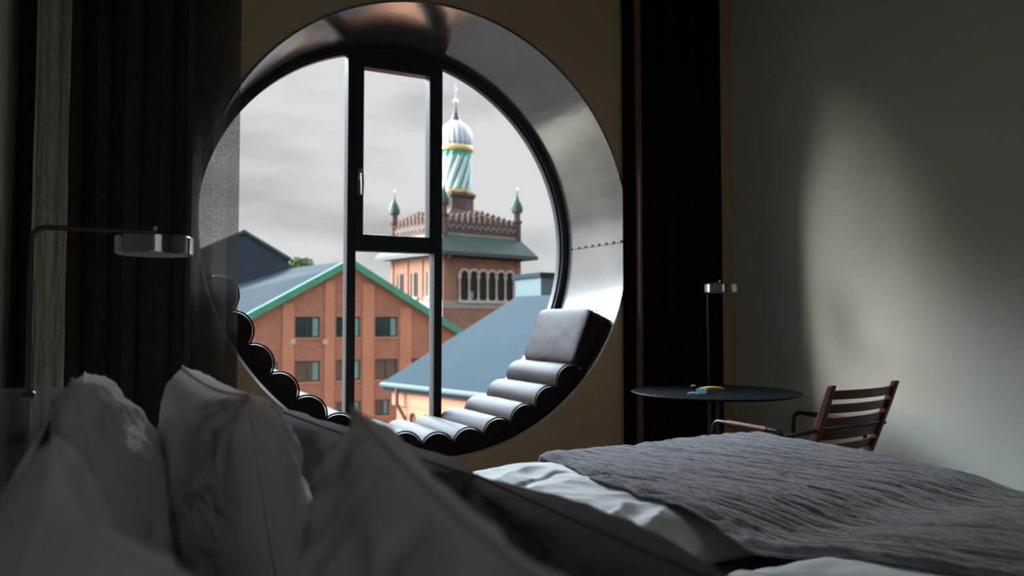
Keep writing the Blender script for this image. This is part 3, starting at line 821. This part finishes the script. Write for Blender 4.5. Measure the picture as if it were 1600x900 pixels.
# ---- unseen building further left, added to tone the reflection in the steel lining
lb=thing('added_stone_building','long low pale stone building added out of view on the left for the steel window lining to mirror','building',(-38,45,GZ))
MB().box((-22,-12,0),(26,22,17.6)).build('wall',M['stone'],lb)
MB().box((-22.4,-12.4,17.6),(26.4,22.4,18.1)).build('flat_roof',M['roofdark'],lb)
for j in range(3):
    for i in range(8):
        wo=MB().box((-19+i*5.4,-12.06,3+j*4.6),(-17.2+i*5.4,-11.98,5.4+j*4.6)).build('window',M['winframe'],lb)
        MB().box((-18.9+i*5.4,-12.08,3.1+j*4.6),(-17.3+i*5.4,-12.03,5.3+j*4.6)).build('pane',M['windark'],wo)

# ---- dark blue building behind, left
DY=FY+22
pts=[(300,398),(381,362),(451,404),(455,440),(455,560),(300,560)]
pl=[Q(x,y,DY) for x,y in pts]; pl[-1]=(pl[-1][0],GZ); pl[-2]=(pl[-2][0],GZ)
db=thing('dark_building','dark blue building with a pitched roof rising behind the left roof slope','building',(sum(p[0] for p in pl)/6,DY,GZ))
local(MB().prism(pl,DY,DY+14),db).build('wall',M['navy'],db)
rt=[Q(296,396,DY),Q(381,359,DY),Q(454,403,DY)]
mm=MB()
for a,b in ((rt[0],rt[1]),(rt[1],rt[2])):
    vs=[(a[0],DY-.3,a[1]),(b[0],DY-.3,b[1]),(b[0],DY+14.2,b[1]),(a[0],DY+14.2,a[1])]
    mm.add(vs+[(x,y,z-.3) for x,y,z in vs],[(0,1,2,3),(7,6,5,4),(0,4,5,1),(1,5,6,2),(2,6,7,3),(3,7,4,0)])
local(mm,db).build('roof',M['copper_dark'],db)

# ---- hip roofed building, right front
E1=P(598,597,34); E1=cam.location+(E1-cam.location)*1.0
def Pd(px,z):   # point on the sight line at a given world height
    d=CR@Vector(((px[0]-800)/F,(450-px[1])/F,-1)); return cam.location+d*((z-cam.location.z)/d.z)
ze=E1.z
E2=Pd((1000,641),ze)
dirn=(E2-E1); dirn.z=0; L1=dirn.length; dirn.normalize(); nrm=Vector((-dirn.y,dirn.x,0))
if nrm.x<0: nrm=-nrm
hb_=thing('hip_roof_building','orange brick building with a pale blue-grey hipped roof at the right of the view','building',(E1.x,E1.y,GZ))
R1=P(808,463,E1.y+3.0); zr=R1.z
R2=R1+dirn*L1*.8
E1b=E1+(Vector((R1.x-E1.x,R1.y-E1.y,0)).dot(nrm))*2*nrm
E2b=E2+(E1b-E1)
vs=[E1,E2,R2,R1,E1b,E2b]
th=Vector((0,0,-.35))
mm=MB().add(vs+[v+th for v in (E1,E2,E2b,E1b)],[(0,1,2,3),(4,0,3),(5,4,3,2),(1,5,2),(0,6,7,1),(1,7,8,5),(5,8,9,4),(4,9,6,0),(6,9,8,7)])
local(mm,hb_).build('hip_roof',M['slate'],hb_)
# gutter
gt=MB().tube([E1-nrm*.06+Vector((0,0,-.1)),E2-nrm*.06+Vector((0,0,-.1))],.11,8)
local(gt,hb_).build('gutter',M['metalbox'],hb_,smooth=True)
# wall with corbels
rot=Matrix((dirn,nrm,Vector((0,0,1)))).transposed()
wl=thing_w=MB().box((.45,.45,GZ),(L1+.5,(E1b-E1).length-.45,ze-.34),rot=rot,org=(E1.x,E1.y,0))
o=local(wl,hb_).build('wall',M['brick_y'],hb_)
mm=MB().box((.3,.30,ze-1.0),(L1,.45,ze-.34),rot=rot,org=(E1.x,E1.y,0)); local(mm,hb_).build('cornice',M['brick_p'],hb_)
mm=MB(); k=0; x=1.9
while x<L1-1 and k<40:
    poly=[(x-.5,ze-1.0),(x-.5,ze-2.0),(x-.28,ze-2.0),(x-.28,ze-1.55)]
    for q in range(7): a=pi-pi*q/6; poly.append((x+.28*cos(a),ze-1.5+.28*sin(a)))
    poly+= [(x+.28,ze-2.0),(x+.5,ze-2.0),(x+.5,ze-1.0)]
    m2=MB().prism(poly,.33,.45); 
    # split non-convex face safely
    for v in m2.v: pass
    mm.add([rot@Vector(v)+Vector((E1.x,E1.y,0)) for v in m2.v],m2.f); x+=1.0; k+=1
local(mm,hb_).build('arched_corbel_table',M['brick_p'],hb_)
mm=MB(); x=1.9;k=0
while x<L1-1 and k<40:
    m2=MB().box((x-.26,.43,ze-2.05),(x+.26,.449,ze-1.25)); mm.add([rot@Vector(v)+Vector((E1.x,E1.y,0)) for v in m2.v],m2.f); x+=1.0;k+=1
local(mm,hb_).build('niche_row',M['brick_d'],hb_)
dp=[rot@Vector(p)+Vector((E1.x,E1.y,0)) for p in ((1.15,.0,ze-.2),(1.15,.0,ze-.9),(1.35,.34,ze-1.6),(1.6,.36,ze-1.9),(1.6,.36,GZ))]
local(MB().tube(dp,.085,8),hb_).build('drainpipe',M['pipe'],hb_,smooth=True)
mm=MB().box((1.45,.22,ze-2.15),(1.8,.44,ze-1.75),rot=rot,org=(E1.x,E1.y,0)); local(mm,hb_).build('rainwater_head',M['stone_g'],hb_)

# ---- metal clad rooftop block at the right
a=P(845,424,62); b=P(905,424,62)
rb_=thing('rooftop_plant_room','grey-blue metal clad block standing behind the right roof beside the window frame','building',((a.x+b.x)/2,64,GZ))
local(MB().box((a.x,62,GZ),(b.x,67,a.z-.5)),rb_).build('cladding',M['metalbox'],rb_)
local(MB().box((a.x-.25,61.7,a.z-.5),(b.x+.25,67.3,a.z-.1)),rb_).build('flat_roof',M['slate'],rb_)

# ---- tower
pc=P(711,480,115.3)
TZ0=EYE
tw=thing('brick_tower','old red brick tower with arcade, battlements and a green-white spiral lantern with onion dome','tower',(pc.x,pc.y,GZ),R(12))
S=14.65/2
def tb_(mb_): mb_.v=[(v[0],v[1],v[2]+EYE-GZ) for v in mb_.v]; return mb_    # heights given relative to eye level
tb_(MB().box((-S,-S,GZ-EYE),(S,S,12.4))).build('shaft',M['brick_t'],tw)
tb_(MB().box((-S-.25,-S-.25,1.7),(S+.25,S+.25,2.9))).build('string_course',M['stone_g'],tw)
tb_(MB().box((-S-.12,-S-.12,9.2),(S+.12,S+.12,10.0))).build('frieze',M['stone_g'],tw)
# skirt roof
e_=S+2.0; mm=MB()
vs=[(-e_,-e_,10.0),(e_,-e_,10.0),(e_,e_,10.0),(-e_,e_,10.0),(-S,-S,12.7),(S,-S,12.7),(S,S,12.7),(-S,S,12.7),(-e_,-e_,9.6),(e_,-e_,9.6),(e_,e_,9.6),(-e_,e_,9.6)]
tb_(mm.add(vs,[(0,1,5,4),(1,2,6,5),(2,3,7,6),(3,0,4,7),(8,9,1,0),(9,10,2,1),(10,11,3,2),(11,8,0,3),(8,11,10,9),(4,5,6,7)])).build('skirt_roof',M['copper_dull'],tw)
mm=MB()
for (x0,y0,x1,y1) in ((-e_,-e_-.1,e_,-e_+.12),(-e_-.1,-e_,-e_+.12,e_),(e_-.12,-e_,e_+.1,e_)): mm.box((x0,y0,9.45),(x1,y1,9.95))
tb_(mm).build('eave_board',M['spire'],tw)
for k in range(14):
    x=-S+.5+k*(2*S-1)/13
    tb_(MB().box((x-.12,-S-1.5,9.15),(x+.12,-S,9.55))).build('eave_bracket',M['spire'],tw)
# parapet with merlons and small arches
P2=S-.15
mm=MB()
for (x0,y0,x1,y1) in ((-P2,-P2,P2,-P2+.5),(-P2,P2-.5,P2,P2),(-P2,-P2,-P2+.5,P2),(P2-.5,-P2,P2,P2)): mm.box((x0,y0,12.6),(x1,y1,14.7))
tb_(mm).build('parapet',M['brick_d'],tw)
nm=13
for k in range(nm):
    q=-P2+.7+k*(2*P2-1.4)/(nm-1); cen=1-abs(q)/P2
    hh=15.5+1.2*max(0,cen)**1.0
    m_=MB().prism([(q-.33,14.6),(q+.33,14.6),(q+.33,hh-.3),(q,hh),(q-.33,hh-.3)],-P2-.02,-P2+.45)
    mo=tb_(m_).build('merlon',M['brick_d'],tw)
    tb_(MB().lathe([(.02,-.16),(.16,0),(.02,.16)],c=(q,-P2-.05,hh-.75),n=8)).build('gilt_boss',M['gold'],mo)
    m_=MB().prism([(q-.33,14.6),(q+.33,14.6),(q+.33,hh-.3),(q,hh),(q-.33,hh-.3)],0,.45)
    m_.v=[(-P2+v[1]-.02,v[0],v[2]) for v in m_.v]
    mo=tb_(m_).build('merlon',M['brick_d'],tw)
    tb_(MB().lathe([(.02,-.16),(.16,0),(.02,.16)],c=(-P2-.05,q,hh-.75),n=8)).build('gilt_boss',M['gold'],mo)
    # rear merlons, seen as silhouettes
mm=MB(); mm2=MB()
for k in range(nm):
    q=-P2+.7+k*(2*P2-1.4)/(nm-1)
    for side in (0,1):
        pts=[]
        for t_ in range(9):
            a=pi*t_/8; dx,dz=.42*cos(a),.55*sin(a)
            pts.append((q+dx,-P2-.12,13.3+dz+.3) if side==0 else (-P2-.12,q+dx,13.3+dz+.3))
        mm.tube(pts,.09,5)
tb_(mm).build('blind_arcade_arches',M['stone_g'],tw)
tb_(MB().box((-P2-.15,-P2-.15,12.6),(P2+.15,P2+.15,12.9))).build('parapet_base_course',M['stone_g'],tw)
# low pyramid roof
q_=S-.7
vs=[(-q_,-q_,14.0),(q_,-q_,14.0),(q_,q_,14.0),(-q_,q_,14.0),(-2.6,-2.6,17.4),(2.6,-2.6,17.4),(2.6,2.6,17.4),(-2.6,2.6,17.4)]
tb_(MB().add(vs,[(0,1,5,4),(1,2,6,5),(2,3,7,6),(3,0,4,7),(4,5,6,7),(3,2,1,0)])).build('upper_roof',M['brick_d'],tw)
for sx,sy in ((-1,-1),(1,-1),(1,1),(-1,1)):
    c=(sx*(P2-.15),sy*(P2-.15),0)
    tt=tb_(MB().lathe([(.62,12.6),(.62,15.2),(.8,15.4),(.8,15.7),(.5,15.7),(.5,16.9),(.85,17.0),(.85,17.2),(.6,17.2)],c=c,n=10)).build('corner_turret',M['brick_d'],tw)
    tb_(MB().lathe([(.85,17.15),(.95,17.7),(.75,18.5),(.3,19.2),(.1,19.9),(.04,20.7)],c=c,n=16)).build('turret_dome',M['copper_dark'],tt,smooth=True)
    tb_(MB().lathe([(.02,20.5),(.2,20.7),(.02,20.95)],c=c,n=8)).build('finial',M['gold'],tt)
# drum, lantern, dome
tb_(MB().lathe([(3.5,16.3),(3.1,16.7),(2.95,17.0),(2.95,19.2),(3.3,19.5),(3.35,19.9),(2.6,20.6)],n=8)).build('drum',M['brick_d'],tw)
tb_(MB().lathe([(2.85,20.1),(2.85,20.5),(2.6,20.6)],n=32)).build('gilt_ring',M['gold'],tw,smooth=True)
def tw_phase(a,z): return (a*13/(2*pi)- (z-20)*.30)%1
prof=[(2.52,20.4+i*6.6/40) for i in range(41)]
tb_(MB().lathe(prof,n=168,rfun=lambda a,z:1+.035*sin(2*pi*tw_phase(a,z)),matfun=lambda a,z:(1 if tw_phase(a,z)>.62 or z>26.1+.3*sin(a*14) or z<20.8 else 0))).build('spiral_lantern',[M['spiral_white'],M['spiral_green']],tw,smooth='all')
tb_(MB().lathe([(2.5,26.7),(2.85,26.95),(2.95,27.3),(2.85,27.6),(2.5,27.7)],n=40)).build('lantern_cornice',M['gold'],tw,smooth=True)
tb_(MB().lathe([(2.6,27.45),(2.75,27.6),(2.6,27.75)],n=40)).build('white_band',M['spiral_white'],tw,smooth=True)
prof=[(2.35,27.6),(2.62,28.2),(2.72,28.9),(2.62,29.7),(2.3,30.5),(1.75,31.2),(1.1,31.7),(.9,31.9)]
tb_(MB().lathe(prof,n=160,rfun=lambda a,z:1+.03*abs(sin(a*10)),matfun=lambda a,z:(2 if z<28.3 and sin(a*10)**2<.5 else (1 if sin(a*10+(z-28)*.4)**2<.25 else 0)))).build('onion_dome',[M['spiral_white'],M['dome_grey'],M['spiral_green']],tw,smooth='all')
tb_(MB().lathe([(1.15,31.6),(.85,32.0),(.5,32.8),(.28,33.6),(.13,34.5),(.1,34.8)],n=20)).build('spire',M['spire'],tw,smooth=True)
tb_(MB().lathe([(.05,34.7),(.42,35.0),(.3,35.3),(.1,35.6)],n=14)).build('gilt_ball',M['gold'],tw,smooth=True)
mm=MB().tube([(0,0,35.4),(0,0,38.2)],.05,6)
pts=[(.35*cos(a*pi/8),0,37.2+.35*sin(a*pi/8)) for a in range(-6,7)]; mm.tube(pts,.07,6)
tb_(mm).build('weather_vane',M['spiral_white'],tw)
# arcade on the right face (local -y)
x0,x1=-S+.19*2*S,-S+.90*2*S; nA=6; stp=(x1-x0)/nA
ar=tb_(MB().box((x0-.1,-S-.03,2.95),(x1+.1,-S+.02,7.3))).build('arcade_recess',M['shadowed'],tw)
for k in range(nA+1):
    x=x0+k*stp
    tb_(MB().lathe([(.26,2.95),(.26,3.2),(.17,3.3),(.15,6.0),(.26,6.25),(.3,6.6),(.3,6.7)],c=(x,-S-.3,0),n=10)).build('column',M['stone'],tw,smooth=True)
mm=MB()
for k in range(nA):
    xc=x0+(k+.5)*stp; r=stp/2-.12
    a=[(xc+r*cos(pi-pi*t_/10),6.65+r*sin(pi-pi*t_/10)) for t_ in range(11)]
    o_=[(xc+(r+.32)*cos(pi-pi*t_/10),6.65+(r+.32)*sin(pi-pi*t_/10)) for t_ in range(11)]
    for t_ in range(10): mm.prism([a[t_],a[t_+1],o_[t_+1],o_[t_]],-S-.5,-S+.01)
tb_(mm).build('arch_row',M['stone'],tw)
# spandrel brick between arches
mm=MB()
for k in range(nA):
    xc=x0+(k+.5)*stp; r=stp/2-.1
    for t_ in range(10):
        a0_,a1_=pi-pi*t_/10,pi-pi*(t_+1)/10
        mm.prism([(xc+r*cos(a0_),6.65+r*sin(a0_)),(xc+r*cos(a1_),6.65+r*sin(a1_)),(xc+r*cos(a1_),7.75),(xc+r*cos(a0_),7.75)],-S-.2,-S+.01)
tb_(mm).build('spandrels',M['brick_t'],tw)
tb_(MB().box((x0-.3,-S-.5,2.55),(x1+.3,-S,2.95))).build('sill_course',M['stone'],tw)
tb_(MB().box((x0+stp*.95,-S-.06,3.1),(x0+stp*1.55,-S-.04,4.3))).build('green_shutter',M['winblind'],tw)
m_=MB().lathe([(.2,0),(.55,.0),(.8,.12),(.8,.0)],n=20); m_.v=[(-S+4.0+v[0],-S-v[2]-.01,.1+v[1]) for v in m_.v]
tb_(m_).build('round_medallion',M['stone'],tw)
# narrow windows in the left face (local -x); fractions along from far(+y) to near(-y)
for fr in (.14,.235,.42,.515,.72,.81):
    y=S-fr*2*S
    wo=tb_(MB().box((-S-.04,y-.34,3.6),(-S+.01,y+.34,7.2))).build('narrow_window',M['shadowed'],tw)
for c_ in (.187,.467,.765):
    y=S-c_*2*S
    tb_(MB().box((-S-.35,y-1.2,3.1),(-S,y+1.2,3.5))).build('window_sill',M['stone'],tw)
    tb_(MB().box((-S-.22,y-.14,3.5),(-S-.02,y+.14,7.3))).build('window_pier',M['stone_g'],tw)
# pilaster strips on the left and right faces
for y in (S-.35, S-.33*2*S, S-.615*2*S,-S+.4): tb_(MB().box((-S-.18,y-.35,2.9),(-S,y+.35,9.2))).build('pilaster',M['brick_t'],tw)
for x in (-S+.5,S-.45): tb_(MB().box((x-.5,-S-.18,2.9),(x+.5,-S,9.2))).build('pilaster',M['brick_t'],tw)
# broad lower stage
tb_(MB().box((-S-.12,-S-.12,GZ-EYE),(S+.12,S+.12,1.7))).build('lower_stage',M['brick_t'],tw)

# ---- distant trees
def tree(label,c,rx,rz_,seed):
    t_=thing('broadleaf_tree',label,'tree',(c.x,c.y,GZ))
    rnd=random.Random(seed); vs=[];fs=[]
    hz_=c.z-GZ
    mm=MB()
    for k in range(2600):
        d=Vector((rnd.gauss(0,1),rnd.gauss(0,1),rnd.gauss(0,1))).normalized()
        rr=.65+.4*nz(d.x*2+seed,d.y*2,d.z*2)+rnd.uniform(-.12,.12)
        p=Vector((d.x*rx*rr*1.2,d.y*rx*rr,hz_+d.z*rz_*rr*1.2))
        a=Vector((rnd.gauss(0,1),rnd.gauss(0,1),rnd.gauss(0,1))).normalized(); b=a.orthogonal().normalized(); s=rnd.uniform(.25,.5)
        c2=a.cross(b)
        mm.add([p-b*s,p+c2*s*.5,p+b*s,p-c2*s*.5],[(0,1,2,3)])
    mm.build('crown',M['leaf'],t_,fix=False)
    MB().tube([(0,0,0),(0.2,0,hz_*.6),(0,.1,hz_)],[.5,.4,.15],10).build('trunk',M['bark'],t_,smooth=True)
tree('green tree top showing above the left brick building roof',P(466,428,125),3.2,2.6,3)
tree('distant green tree line showing right of the tower, left of the metal clad block',P(822,474,190),6,2.6,5)
tree('distant green tree crown beside the metal clad block behind the right roof',P(858,472,175),4,2.6,9)

# ================================================================ LIGHT
wd=bpy.data.worlds.new('overcast_sky'); SC.world=wd; wd.use_nodes=True
nt=wd.node_tree; N=nt.nodes; L=nt.links; bg=N['Background']
tc=N.new('ShaderNodeTexCoord')
mp=N.new('ShaderNodeMapping'); mp.inputs['Scale'].default_value=(1.6,1.6,5.0); mp.inputs['Location'].default_value=(.3,1.7,.4); L.new(tc.outputs['Generated'],mp.inputs[0])
cn=N.new('ShaderNodeTexNoise'); cn.inputs['Scale'].default_value=1.6; cn.inputs['Detail'].default_value=6; cn.inputs['Roughness'].default_value=.5; L.new(mp.outputs[0],cn.inputs[0])
cr=N.new('ShaderNodeValToRGB'); cr.color_ramp.elements[0].position=.34; cr.color_ramp.elements[0].color=(.46,.465,.475,1); cr.color_ramp.elements[1].position=.50; cr.color_ramp.elements[1].color=(.72,.722,.725,1)
L.new(cn.outputs[0],cr.inputs[0])
sp=N.new('ShaderNodeSeparateXYZ'); L.new(tc.outputs['Generated'],sp.inputs[0])
zr_=N.new('ShaderNodeMapRange'); zr_.interpolation_type='SMOOTHSTEP'; zr_.inputs[1].default_value=.335; zr_.inputs[2].default_value=.41; zr_.inputs[3].default_value=0; zr_.inputs[4].default_value=1; L.new(sp.outputs[2],zr_.inputs[0])
# the cloud deck is bright on the side of the veiled sun and grey behind
yf=N.new('ShaderNodeMapRange'); yf.interpolation_type='SMOOTHSTEP'; yf.inputs[1].default_value=0; yf.inputs[2].default_value=.45; yf.inputs[3].default_value=2.5; yf.inputs[4].default_value=60.0; L.new(sp.outputs[1],yf.inputs[0])
dn=N.new('ShaderNodeMapRange'); dn.interpolation_type='SMOOTHSTEP'; dn.inputs[1].default_value=.56; dn.inputs[2].default_value=.72; dn.inputs[3].default_value=1; dn.inputs[4].default_value=.1; L.new(sp.outputs[2],dn.inputs[0])
yz=N.new('ShaderNodeMath'); yz.operation='MULTIPLY'; L.new(yf.outputs[0],yz.inputs[0]); L.new(dn.outputs[0],yz.inputs[1]); yf=yz
hi=N.new('ShaderNodeMath'); hi.operation='MULTIPLY'; L.new(zr_.outputs[0],hi.inputs[0]); L.new(yf.outputs[0],hi.inputs[1])
one=N.new('ShaderNodeMath'); one.operation='ADD'; one.inputs[1].default_value=1.0; L.new(hi.outputs[0],one.inputs[0]); zr_=one
tint=N.new('ShaderNodeMix'); tint.data_type='RGBA'; tint.inputs[6].default_value=(1,1,1,1); tint.inputs[7].default_value=(.78,.95,1.10,1); L.new(sp.outputs[2],tint.inputs[0])
# brighter cloud round the veiled sun, low on the left
SUN_AZ=R(-68); SUN_EL=R(14.5)
sd=Vector((sin(SUN_AZ)*cos(SUN_EL),cos(SUN_AZ)*cos(SUN_EL),sin(SUN_EL)))
dt=N.new('ShaderNodeVectorMath'); dt.operation='DOT_PRODUCT'; dt.inputs[1].default_value=sd; L.new(tc.outputs['Generated'],dt.inputs[0])
lm=N.new('ShaderNodeMapRange'); lm.interpolation_type='SMOOTHSTEP'; lm.inputs[1].default_value=.93; lm.inputs[2].default_value=1.0; lm.inputs[3].default_value=0; lm.inputs[4].default_value=10.0; L.new(dt.outputs['Value'],lm.inputs[0])
ad=N.new('ShaderNodeMath'); ad.operation='ADD'; L.new(zr_.outputs[0],ad.inputs[0]); L.new(lm.outputs[0],ad.inputs[1])
tm=N.new('ShaderNodeMix'); tm.data_type='RGBA'; tm.blend_type='MULTIPLY'; tm.inputs[0].default_value=1
tf=N.new('ShaderNodeMapRange'); tf.inputs[1].default_value=.33; tf.inputs[2].default_value=.45; L.new(sp.outputs[2],tf.inputs[0]); L.new(tf.outputs[0],tint.inputs[0])
L.new(cr.outputs[0],tm.inputs[6]); L.new(tint.outputs[2],tm.inputs[7]); L.new(tm.outputs[2],bg.inputs[0]); L.new(ad.outputs[0],bg.inputs[1])
wd.cycles.sampling_method='MANUAL'; wd.cycles.sample_map_resolution=512
sl=bpy.data.lights.new('veiled_sun','SUN'); sl.energy=9.5; sl.angle=R(32); sl.color=(1,.97,.92)
so_=bpy.data.objects.new('veiled_sun',sl); COL.objects.link(so_)
so_.rotation_euler=sd.to_track_quat('Z','Y').to_euler(); so_.location=(-8,8,8)

# repeats carry one group each
for o in bpy.data.objects:
    if o.parent is None:
        k = o.name.split('.')[0]
        gname = {'pillow':'white pillows at the head of the bed','cushion':'grey linen cushions in front of the pillows','duvet':'white duvets on the bed',
                 'mattress':'mattresses of the twin bed','blackout_curtain':'dark curtains beside the round window','broadleaf_tree':'distant trees beyond the roofs'}.get(k)
        if gname: o['group'] = gname
